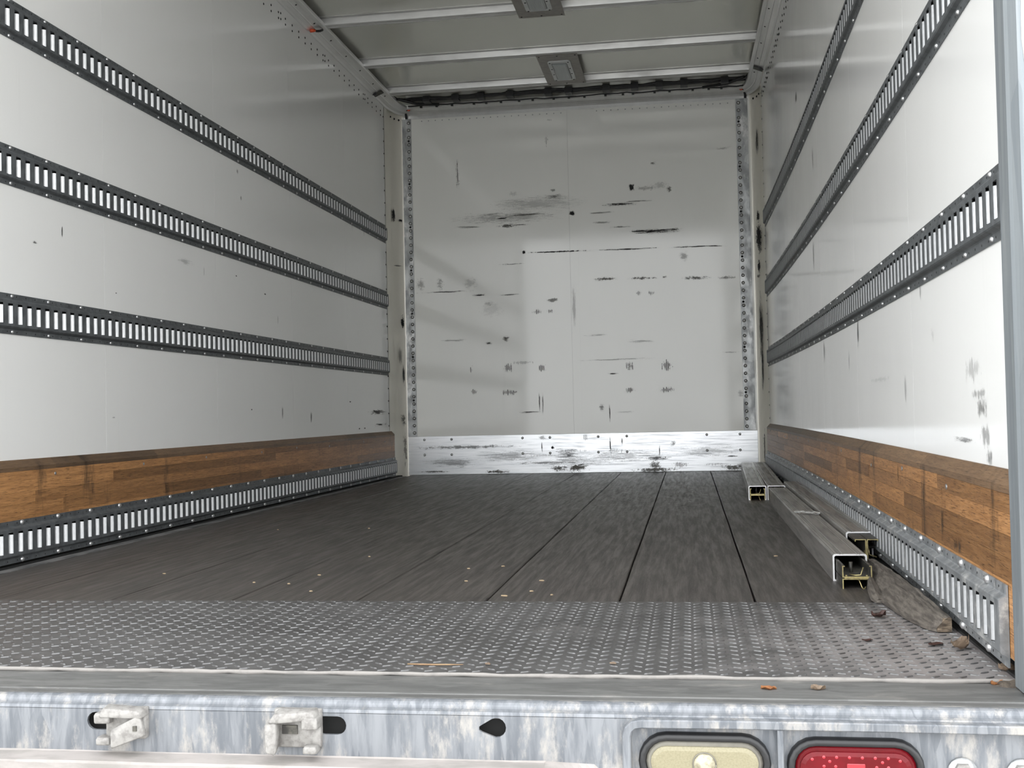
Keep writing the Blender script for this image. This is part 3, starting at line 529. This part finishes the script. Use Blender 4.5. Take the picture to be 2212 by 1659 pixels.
# ------------------------------------------------------------------ aluminium shoring beams
def beam(x, y0, y1, w, hgt, ang, rotated, label, ext, mat='beam_alu', zoff=0):
    t = thing('shoring_beam', label, 'beam', 'aluminium shoring beams by the right wall', (x, y0, zoff)); t.rotation_euler.z = ang
    ln = y1 - y0; th = .0042; r = .004; hw = w / 2; foot = .018
    outer = [(-hw, 0), (-hw, hgt - r), (-hw + r, hgt), (-hw * .62, hgt), (-hw * .58, hgt - .0012), (-hw * .50, hgt), (-hw * .42, hgt - .0012), (-hw * .36, hgt), (hw * .36, hgt), (hw * .42, hgt - .0012), (hw * .5, hgt), (hw * .58, hgt - .0012), (hw * .62, hgt), (hw - r, hgt), (hw, hgt - r), (hw, 0)]
    inner = [(hw - th - .004, 0), (hw - th - .004, .003), (hw - th, .004), (hw - th, hgt - th - .003), (hw - th - .003, hgt - th), (-hw + th + .003, hgt - th), (-hw + th, hgt - th - .003), (-hw + th, .004), (-hw + th + .004, .003), (-hw + th + .004, 0)]
    prof = outer + inner; n = len(prof)
    m = MB(); m.loft([[(a, y, b) for a, b in prof] for y in (0, ln)], caps=False); m.build('tube', mat, t)
    for rx in (-.78, -.42, .42, .78): MB().box(hw * rx - .0009, hw * rx + .0009, .0, ln, hgt - .0004, hgt + .0007).build('rib', 'beam_alu_bright', t)
    m = MB()
    for y in (-.0003, ln): m.add([(a, y, b) for a, b in prof], [tuple(range(n))])
    m.build('cut_end', 'beam_edge', t)
    # sliding steel end fitting: two back-to-back channels with a pair of plates and a spring latch
    fw = hw - th - .003; fh = hgt - th - .004 ; e = -ext; g = .0026
    if rotated: fw, fh = (hgt / 2 - th / 2 - .003), (w - 2 * th - .004)
    A = fh / 2; f = None
    for sg in (1, -1):
        z0 = .0012 * sg; z1 = A * sg
        pr_ = [(-fw, z1), (-fw, z0), (fw, z0), (fw, z1), (fw - .006, z1), (fw - .006, z1 - g * sg), (fw - g, z1 - g * sg), (fw - g, z0 + g * sg), (-fw + g, z0 + g * sg), (-fw + g, z1 - g * sg), (-fw + .006, z1 - g * sg), (-fw + .006, z1)]
        m = MB(); m.loft([[(a, y, b) for a, b in pr_] for y in (e, .30)])
        if f is None:
            f = m.build('end_fitting', 'fitting_steel', t)
            if rotated: f.rotation_euler.y = math.pi / 2; f.location = (0, 0, hgt / 2 - .001)
            else: f.location = (0, 0, fh / 2 - .004)
        else: m.build('channel', 'fitting_steel', f)
        m = MB(); m.add([(a, e - .0004, b) for a, b in pr_], [tuple(range(12))]); m.build('channel_edge', 'yellow_zinc', f)
    MB().box(-fw * .86, fw * .92, e - .006, e + .02, -.0011, .0011).build('latch_plate', 'yellow_zinc', f)
    MB().tube([(-fw * .45, e + .02, .006), (-fw * .1, e + .004, .006), (fw * .25, e + .002, .007), (fw * .45, e + .006, A * .85)], .0016, 6).build('spring_wire', 'yellow_zinc', f)
    MB().tube([(-.002, e + .012, -.004), (fw * .15, e + .004, -.006), (fw * .3, e - .002, -A * .75), (fw * .42, e - .003, -A * .9), (fw * .55, e, -A * .7)], .0015, 6).build('spring_wire', 'yellow_zinc', f)
    MB().tube([(-fw * .12, e + .075, .003), (-fw * .12, e + .078, A * .98)], .0045, 8).build('guide_pin', 'fitting_steel', f)
    for sx in (-.7, .7): MB().dome((fw * sx, e + .012, .0038), (0, 0, 1), .0035, .002, 7).build('rivet', 'yellow_zinc', f)
    return t
beam(2.4365, 2.946, 5.37, .0825, .0665, -.003, False, 'nearest aluminium shoring beam with open end and steel latch fitting', .125)
beam(2.5185, 3.36, 5.62, .074, .0775, -.004, True, 'aluminium shoring beam beside the right track, its fitting turned on edge', .135)
beam(2.360, 5.50, 7.86, .082, .0665, -.030, False, 'brighter aluminium shoring beam in the far pair, on the left', .012, 'beam_alu_bright')
beam(2.4465, 5.50, 7.86, .0825, .0665, -.026, False, 'aluminium shoring beam in the far pair, on the right', -.05)
rg = random.Random(9); m = MB()
for k in range(3):
    pts = [(2.402 + i * .0085, 4.062 - i * .0068 + rg.uniform(-.010, .010) - k * .012, .0685 + .0035 * k + rg.uniform(0, .003)) for i in range(10)]
    m.loft([[(a, b - .007, c), (a, b + .007, c + .0015), (a, b + .007, c + .0005), (a, b - .007, c - .001)] for a, b, c in pts])
tag(m.build('plastic_strip', 'clear_film'), 'crumpled pale plastic strip lying across the nearest beam', 'plastic')

# ------------------------------------------------------------------ tread plate sill
plate = MB().box(.03, 2.556, 1.893, 2.6215, -.012, .001, .001).build('tread_plate', 'tread_steel'); tag(plate, 'worn steel diamond tread plate at the rear edge of the floor', 'plate')
def bar(ang):
    c, s = math.cos(ang), math.sin(ang); out = [(-.0098, 0), (-.005, .0024), (.005, .0024), (.0098, 0), (.005, -.0024), (-.005, -.0024)]
    m = MB(); m.loft([[(a * c - b * s, a * s + b * c, 0) for a, b in out], [((a * .8) * c - (b * .55) * s, (a * .8) * s + (b * .55) * c, .0017) for a, b in out]]); return m
pos = []
i = 0; x = .05
while x < 2.545:
    y = 1.910 + (i % 2) * .017
    while y < 2.614: pos.append((round(x, 4), round(y, 4), i % 2)); y += .034
    x += .0205; i += 1
vis = sorted([q for q in pos if 2.0529 - .435 * q[1] - .15 < q[0]], key=lambda q: q[1])[:300]; vset = set(vis)
bm2 = [bar(math.radians(34)), bar(math.radians(-34))]; bme = [b.mesh('tread_bar') for b in bm2]
for me in bme: me.materials.append(M['tread_worn'])
for q in vis: obj('tread_bar', bme[q[2]], None, plate, (q[0], q[1], .001))
rest = MB()
for q in pos:
    if q not in vset: b = bm2[q[2]]; rest.add([(v[0] + q[0], v[1] + q[1], v[2] + .001) for v in b.v], b.f)
stuff(rest.build('tread_bars', 'tread_worn', plate))
rg = random.Random(2); pts = [(.03 + i * .0316, 1.8865 + rg.uniform(-.0015, .0015), .0005 + rg.uniform(-.0008, .0012)) for i in range(81)]
MB().tube(pts, [rg.uniform(.0030, .0052) for _ in pts], 6).build('weld_bead', 'dusty_weld', plate)

# ------------------------------------------------------------------ rear sill and bumper
bump = thing('rear_bumper', 'weathered galvanised rear sill and bumper below the opening', 'bumper', None, (1.3, 1.70, -.1)); bo = Vector(bump.location)
def bpart(m, name, mat): 
    o = m.build(name, mat, bump); o.matrix_parent_inverse = Matrix.Translation(bo).inverted(); return o
XA, XB = -.12, 2.70
def xsweep(prof, x0=XA, x1=XB, n=24, wob=0.0, seed=1):
    rg = random.Random(seed); m = MB(); m.loft([[(x, y + rg.uniform(-wob, wob), z + rg.uniform(-wob, wob)) for y, z in prof] for x in ystations(x0, x1, n)]); return m
bpart(xsweep([(1.885, -.002), (1.776, -.003), (1.772, -.006), (1.772, -.03), (1.885, -.03)]), 'sill_strip', 'sill_zinc')
bpart(xsweep([(1.7705, -.004), (1.7545, -.0045), (1.7535, -.009), (1.749, -.0095), (1.7485, -.005), (1.7415, -.0045), (1.741, -.011), (1.741, -.03), (1.7705, -.03)]), 'groove_strip', 'sill_zinc')
bpart(xsweep([(1.724 - .0125 * math.sin(a), -.0105 + .0115 * math.cos(a)) for a in [math.pi * k / 10 for k in range(-4, 9)]] + [(1.734, -.03), (1.737, -.012)]), 'rolled_lip', 'bumper_zinc')
bpart(xsweep([(1.7405, -.0085), (1.7375, -.0065), (1.7345, -.0085), (1.737, -.013)], n=60, wob=.0007), 'weld_line', 'dusty_weld')
# face plate with its three holes
def stadium(cx, cz, hx, hz, n=8): return [(cx + (hx - hz) + hz * math.cos(a), cz + hz * math.sin(a)) for a in [-math.pi / 2 + math.pi * k / n for k in range(n + 1)]] + [(cx - (hx - hz) + hz * math.cos(a), cz + hz * math.sin(a)) for a in [math.pi / 2 + math.pi * k / n for k in range(n + 1)]]
tear = [(1.757 + .0145 * math.cos(a), -.035 + .0145 * math.sin(a)) for a in [math.radians(-120 + k * 24) for k in range(11)]] + [(1.736, -.0305), (1.7305, -.034), (1.7305, -.039), (1.735, -.042)]
holes = [stadium(1.132, -.0365, .030, .0138), stadium(1.5005, -.0365, .0245, .0138), tear]
YFc = 1.703
bm = bmesh.new(); ed = []
def loop(pts):
    vs_ = [bm.verts.new((x, YFc, z)) for x, z in pts]; return [bm.edges.new((vs_[i], vs_[(i + 1) % len(vs_)])) for i in range(len(vs_))]
outer = [(XA + (XB - XA) * i / 20, -.0175) for i in range(21)] + [(XB - (XB - XA) * i / 20, -.086) for i in range(21)]
ed += loop([(x, z if z > -.05 else -.085) for x, z in outer]); hl = [loop(hh) for hh in holes]
for e in hl: ed += e
bmesh.ops.triangle_fill(bm, use_beauty=True, use_dissolve=False, edges=ed)
hv = [e for l_ in hl for e in l_]
ret = bmesh.ops.extrude_edge_only(bm, edges=hv)
for v in [g for g in ret['geom'] if isinstance(g, bmesh.types.BMVert)]: v.co.y += .005
me = bpy.data.meshes.new('bumper_face'); bm.to_mesh(me); bm.free()
o = obj('bumper_face', me, 'bumper_zinc', bump); o.matrix_parent_inverse = Matrix.Translation(bo).inverted()
bpart(MB().box(XA, XB, 1.735, 1.74, -.3, -.028), 'cavity_shade', 'under_dark')  # black sheet standing in for the shaded cavity behind the holes
bpart(xsweep([(1.714, -.0085), (1.7045, -.0125), (1.703, -.0165), (1.703, -.018), (1.7055, -.018), (1.716, -.0105)], n=40), 'face_bend', 'bumper_zinc')
bpart(xsweep([(1.703, -.0825), (1.701, -.0845), (1.664, -.0875), (1.661, -.0905), (1.661, -.104), (1.664, -.104), (1.664, -.0915), (1.703, -.0885)], x1=1.83, n=40, wob=.0006, seed=4), 'ledge', 'ledge_dust')
bpart(xsweep([(1.703, -.085), (1.7, -.13), (1.7, -.22), (1.71, -.22), (1.71, -.085)], x0=1.83, n=4), 'lower_face', 'bumper_zinc')
m = MB(); m.loft([[(1.83 + .012 * k, 1.703, -.0825 - .0005 * k), (1.83 + .012 * k, 1.664 + .0055 * k, -.0885 - .001 * k), (1.83 + .012 * k, 1.664 + .0055 * k, -.104), (1.83 + .012 * k, 1.703, -.104)] for k in range(8)]); bpart(m, 'ledge_end', 'ledge_dust')
# raised frame round the lamps
fr = [(1.950, -.024)]
m = MB(); pts = [(1.951, -.20), (1.951, -.040), (1.954, -.030), (1.961, -.0235), (1.972, -.0215), (2.10, -.0205), (2.30, -.0205), (2.66, -.0215)]
nn = [(-1, 0), (-1, 0), (-.87, .5), (-.5, .87), (0, 1), (0, 1), (0, 1), (0, 1)]
m.loft([[(x + nx * a, y, z + nz * a) for a, y in ((.0065, 1.703), (.0062, 1.688), (.0045, 1.686), (-.0045, 1.686), (-.0062, 1.688), (-.0065, 1.703))] for (x, z), (nx, nz) in zip(pts, nn)]); bpart(m, 'lamp_frame', 'bumper_zinc')
bpart(MB().box(2.1655, 2.174, 1.6875, 1.703, -.2, -.0265, .001), 'lamp_divider', 'bumper_zinc')
rg = random.Random(8)
def rough_block(parts, name):
    m = MB()
    for p in parts:
        bm = bmesh.new(); vs_ = [bm.verts.new(c) for c in p]; bmesh.ops.convex_hull(bm, input=vs_); bmesh.ops.bevel(bm, geom=list(bm.edges), offset=.0022, segments=2, profile=.5, affect='EDGES')
        for v in bm.verts: v.co += Vector((rg.uniform(-1, 1), rg.uniform(-1, 1), rg.uniform(-1, 1))) * .0004
        bm.verts.index_update(); m.add([v.co[:] for v in bm.verts], [[v.index for v in f.verts] for f in bm.faces], True); bm.free()
    return m
def bx(x0, x1, y0, y1, z0, z1): return [(x, y, z) for x in (x0, x1) for y in (y0, y1) for z in (z0, z1)]
k1 = rough_block([bx(1.140, 1.206, 1.690, 1.704, -.060, -.012), [(1.134, 1.70, -.022), (1.140, 1.70, -.008), (1.206, 1.70, -.012), (1.209, 1.70, -.024), (1.137, 1.672, -.024), (1.142, 1.674, -.010), (1.200, 1.676, -.014), (1.206, 1.676, -.026)],
    [(1.158, 1.668, -.041), (1.201, 1.676, -.020), (1.209, 1.678, -.052), (1.158, 1.668, -.071), (1.162, 1.676, -.041), (1.204, 1.684, -.020), (1.211, 1.686, -.052), (1.162, 1.676, -.070)],
    bx(1.127, 1.153, 1.676, 1.702, -.034, -.0185), bx(1.129, 1.152, 1.678, 1.702, -.068, -.056)], 'k')
o = bpart(k1, 'latch_keeper', 'cast_zinc'); o['label'] = 'dusty cast latch keeper with a slanted flap, further left'
bpart(MB().box(1.193, 1.199, 1.6735, 1.676, -.044, -.036), 'square_hole', 'fitting_steel')
k2 = rough_block([bx(1.414, 1.488, 1.692, 1.704, -.068, -.010), [(1.410, 1.70, -.026), (1.420, 1.70, -.010), (1.484, 1.70, -.008), (1.488, 1.70, -.022), (1.412, 1.668, -.028), (1.422, 1.670, -.013), (1.480, 1.674, -.010), (1.486, 1.674, -.022)],
    [(1.406, 1.70, -.024), (1.424, 1.70, -.024), (1.408, 1.70, -.064), (1.420, 1.70, -.064), (1.407, 1.668, -.030), (1.424, 1.668, -.026), (1.410, 1.664, -.070), (1.426, 1.664, -.074)],
    bx(1.464, 1.489, 1.672, 1.702, -.036, -.018), bx(1.465, 1.486, 1.674, 1.702, -.0735, -.062)], 'k')
o = bpart(k2, 'latch_keeper', 'cast_zinc'); o['label'] = 'dusty cast latch keeper with a hooked arm, beside an oval hole'
bpart(MB().box(1.428, 1.452, 1.689, 1.6935, -.047, -.034), 'recess_shade', 'fitting_steel')  # dark block painting the shade inside the keeper's recess
for x in (2.419, 2.498):
    w_ = MB(); w_.tube([(x, 1.704, -.083), (x, 1.698, -.083)], .0205, 16); bpart(w_, 'washer', 'rivet')
    hx_ = MB(); hx_.loft([[(x + .0145 * math.cos(a), y, -.083 + .0145 * math.sin(a)) for a in [math.pi / 3 * k for k in range(6)]] for y in (1.699, 1.690)]); bpart(hx_, 'bolt_head', 'cast_zinc')
struct(MB().box(-.1, 2.66, 1.742, 8.1, -.6, -.105).build('trim_7', 'under_dark'))['label'] = 'dark underframe below the cargo floor'

# ------------------------------------------------------------------ rear lamps
def stad3(hx, hz, y, n=10): return [(x, y, z) for x, z in stadium(0, 0, hx, hz, n)]
def oval_lamp(name, x, z, label, red):
    t = thing(name, label, 'lamp', None, (x, 1.703, z))
    MB().loft([stad3(.0945, .0405, 0), stad3(.0945, .0405, -.010), stad3(.092, .038, -.0155), stad3(.086, .032, -.0165), stad3(.0835, .0295, -.012), stad3(.0825, .0285, -.004)], smooth=True, caps=False).build('grommet', 'rubber', t)
    MB().loft([stad3(.083, .029, -.002), stad3(.083, .029, -.0105), stad3(.0805, .0265, -.012)]).build('lens_rim', 'red_lens' if red else 'lens_rim', t)
    lens = MB().loft([stad3(.0775, .0235, -.008), stad3(.0765, .0225, -.0145), stad3(.070, .017, -.0165)]).build('lens', 'red_lens' if red else 'reverse_lens', t)
    if red:
        b = MB(); b.dome((0, 0, 0), (0, -1, 0), .0026, .0012, 8); me = b.mesh('led'); me.materials.append(M['red_led'])
        for px, pz in [(-.060, .0125)] + [(-.044 + .0176 * k, .0158) for k in range(6)] + [(.060, .0125)] + [(-.036, .010), (.036, .010)] + [(-.044, .003), (-.028, .003), (.028, .003), (.044, .003), (-.060, -.002), (.060, -.002), (-.036, -.006), (.036, -.006)]: obj('led', me, None, lens, (px, -.0158, pz))
        MB().box(-.0125, .0125, -.0178, -.016, -.0025, .0075, .0008).build('centre_pad', 'red_led', lens)
    else:
        c = MB(); c.tube([(0, -.0158, -.001), (0, -.0175, -.001)], .0165, 20); c.build('bulb_window', 'reverse_bulb', lens)
        MB().tube([(.0165 * math.cos(a), -.0176, -.001 + .0165 * math.sin(a)) for a in [2 * math.pi * k / 20 for k in range(21)]], .0009, 5).build('window_ring', 'lens_rim', lens)
    return t
oval_lamp('reversing_lamp', 2.062, -.0755, 'oval cream reversing lamp in a black rubber grommet on the bumper', False)
oval_lamp('tail_lamp', 2.273, -.0785, 'oval red tail lamp in a black rubber grommet on the bumper', True)

# ------------------------------------------------------------------ litter
rg = random.Random(21)
# splintered grey board lying along the right-hand track
outl = [(2.276, 2.512, 2.549, .030), (2.30, 2.496, 2.545, .034), (2.38, 2.481, 2.543, .036), (2.47, 2.472, 2.540, .040), (2.56, 2.466, 2.538, .042), (2.62, 2.462, 2.537, .043), (2.68, 2.472, 2.535, .044), (2.72, 2.468, 2.534, .044), (2.80, 2.474, 2.532, .044), (2.88, 2.482, 2.530, .043), (2.98, 2.488, 2.528, .042), (3.06, 2.492, 2.527, .040)]
m = MB(); rings = []; NX = 13
outl = [(y, a - .006, b - .017, hh) for y, a, b, hh in outl]
from mathutils import noise as mnoise
for i in range(45):
    y = outl[0][0] + (outl[-1][0] - outl[0][0]) * i / 44; k = max(q for q in range(len(outl) - 1) if outl[q][0] <= y + 1e-9); o0, o1 = outl[k], outl[k + 1]; u = (y - o0[0]) / (o1[0] - o0[0]); a, b, hh = [o0[q] + (o1[q] - o0[q]) * u for q in (1, 2, 3)]
    a += .004 * mnoise.noise((y * 30, 0, 0)); top = []; bot = []; crack = .38 + .12 * mnoise.noise((y * 9, 3, 0))
    for q in range(NX):
        f = q / (NX - 1); x = a + (b - a) * f; prof_ = .30 + .55 * min(1, f / crack) if f < crack else 1.0
        z = hh * prof_ + .0035 * mnoise.noise((x * 260, y * 14, 1)) + .002 * mnoise.noise((x * 60, y * 45, 2)); top.append((x, y + (.006 * mnoise.noise((x * 200, 5, 5)) if i in (0, 44) else 0), max(.006, z))); bot.append((x, y, .0032))
    rings.append(top + bot[::-1])
m.loft(rings, caps=False); wood = m.build('wood_scrap', 'grey_wood'); tag(wood, 'splintered grey wooden board lying on the tread plate by the right track', 'wood')
for rg_ in (rings[0], rings[-1]): m = MB(); m.add(rg_, [tuple(range(26))]); m.build('broken_end', 'end_grain', wood)
m = MB(); rs = []
for y, a, b, hh in ((2.60, 2.452, 2.466, .012), (2.635, 2.447, 2.468, .020), (2.68, 2.450, 2.472, .024), (2.76, 2.458, 2.474, .03), (2.85, 2.470, 2.482, .03)):
    a -= .008; b -= .008; rs.append([(a, y, .0032), (a + .002, y + .004, hh * .7), ((a + b) / 2, y, hh), (b + .002, y, hh * .8), (b + .002, y, .0032)])
m.loft(rs); m.build('splinter', 'grey_wood', wood)
def leaf(x, y, z, s, mat, label, seed, curl=.5, rot=0.0):
    rr = random.Random(seed); m = MB(); n = 7; rs = []
    for i in range(n):
        u = i / (n - 1); wd = s * .42 * math.sin(math.pi * min(.97, .06 + u * .9)) * rr.uniform(.75, 1.15); yy = (u - .5) * s; base = s * .10 * rr.uniform(.1, 1) + s * curl * .35 * abs(u - .5)
        ring = [(yy, k * wd / 2, base + s * curl * .28 * (k / 2) ** 2 * rr.uniform(.5, 1.4)) for k in (-2, -1, 0, 1, 2)]
        rs.append(ring + [(a, b * .96, c - s * .03) for a, b, c in reversed(ring)])
    lo = min(p[2] for r_ in rs for p in r_); m.loft([[(a, b, c - lo) for a, b, c in r_] for r_ in rs]); o = m.build('dry_leaf', mat, None, (x, y, z)); o.rotation_euler.z = rot; return tag(o, label, 'leaf', 'dry leaves blown onto the sill')
leaf(2.424, 2.437, .0022, .030, 'leaf_brown', 'small dark curled leaf on the tread plate left of the broken board', 1, .9, .2)
leaf(2.513, 2.122, .0022, .040, 'leaf_tan', 'crumpled tan leaf on the tread plate past the broken board', 2, 1.0, .7)
leaf(2.478, 2.155, .0022, .026, 'leaf_brown', 'dull brown leaf scrap beside the crumpled tan leaf', 3, .3, .1)
leaf(2.164, 1.832, -.0042, .024, 'leaf_orange', 'orange leaf fragment on the sill strip, left of two', 4, .5, -.2)
leaf(2.239, 1.834, -.0042, .024, 'leaf_tan', 'pale orange leaf fragment on the sill strip, right of two', 5, .8, .3)
leaf(2.512, 1.878, -.003, .020, 'leaf_orange', 'orange leaf bit by the dirt at the foot of the right post', 6, .8, .3)
leaf(2.551, 1.955, .0022, .034, 'leaf_tan', 'tan curled leaf wedged under the end of the right floor track', 7, .8, -.5)
leaf(2.365, 2.19, .0022, .020, 'leaf_brown', 'tiny reddish leaf flake on the tread plate between the beams and sill', 8, .2, .2)
m = MB(); rr = random.Random(4); rs = []
for i in range(9):
    u = i / 8; hh = .013 * math.sin(math.pi * (.08 + u * .84)) * rr.uniform(.6, 1.3); wd = .02 * math.sin(math.pi * (.1 + u * .8))
    rs.append([(2.505 + u * .05, 1.877 - wd, -.004), (2.505 + u * .05, 1.877 - wd * .5, -.004 + hh * .7), (2.505 + u * .05, 1.877, -.004 + hh), (2.505 + u * .05, 1.877 + wd * .4, -.004 + hh * .6), (2.505 + u * .05, 1.882 + wd * .1, -.004)])
m.loft(rs); tag(m.build('dirt_heap', 'dirt'), 'little heap of grey dirt at the foot of the right post', 'dirt')
tw = [(1.561 + .0245 * k, 1.946 + (.001, -.0015, -.002, -.0005, .001)[k], .0042) for k in range(5)]
tag(MB().tube(tw, [.0012, .0017, .0016, .0013, .0007], 6).build('twig', 'twig_wood'), 'thin pale twig lying along the front of the tread plate', 'twig')
CH = [(1.668, 2.943, .016), (1.665, 2.769, .012), (1.523, 3.216, .012), (1.433, 3.169, .010), (1.472, 2.934, .011), (2.291, 3.426, .014), (1.112, 2.762, .010), (1.011, 2.884, .009), (.907, 2.907, .009), (.577, 3.071, .012), (.471, 4.267, .010), (1.07, 3.44, .009), (.826, 4.297, .010), (1.61, 2.699, .02), (1.721, 2.714, .008), (1.041, 3.043, .012), (1.914, 1.974, .014), (1.700, 1.958, .012)]
for i, (x, y, s_) in enumerate(CH):
    m = MB(); s_ *= .8; w_ = s_ * .26; m.loft([[(-s_ / 2, -w_ * .6, 0), (-s_ / 2, w_ * .5, 0), (-s_ / 2, w_ * .4, .002), (-s_ / 2, -w_ * .5, .0024)], [(0, -w_, 0), (.001, w_, 0), (.001, w_ * .9, .003), (0, -w_ * .8, .0026)], [(s_ / 2, -w_ * .3, 0), (s_ / 2, w_ * .6, 0), (s_ / 2, w_ * .5, .0016), (s_ / 2, -w_ * .3, .002)]])
    o = m.build('wood_chip', 'chip_wood' if i < 16 else 'leaf_tan', None, (x, y, .0003 if y > 2.63 else .0028)); o.rotation_euler.z = rg.uniform(-.5, .5)
    tag(o, 'tiny pale wood chip scattered on the dark floor planks' if i < 16 else ('tan flake of litter on the tread plate, right of the thin twig' if i == 16 else 'tan flake of litter just off the right tip of the thin twig'), 'wood chip' if i < 16 else 'litter', 'wood chips on the floor' if i < 16 else 'litter flakes on the tread plate')
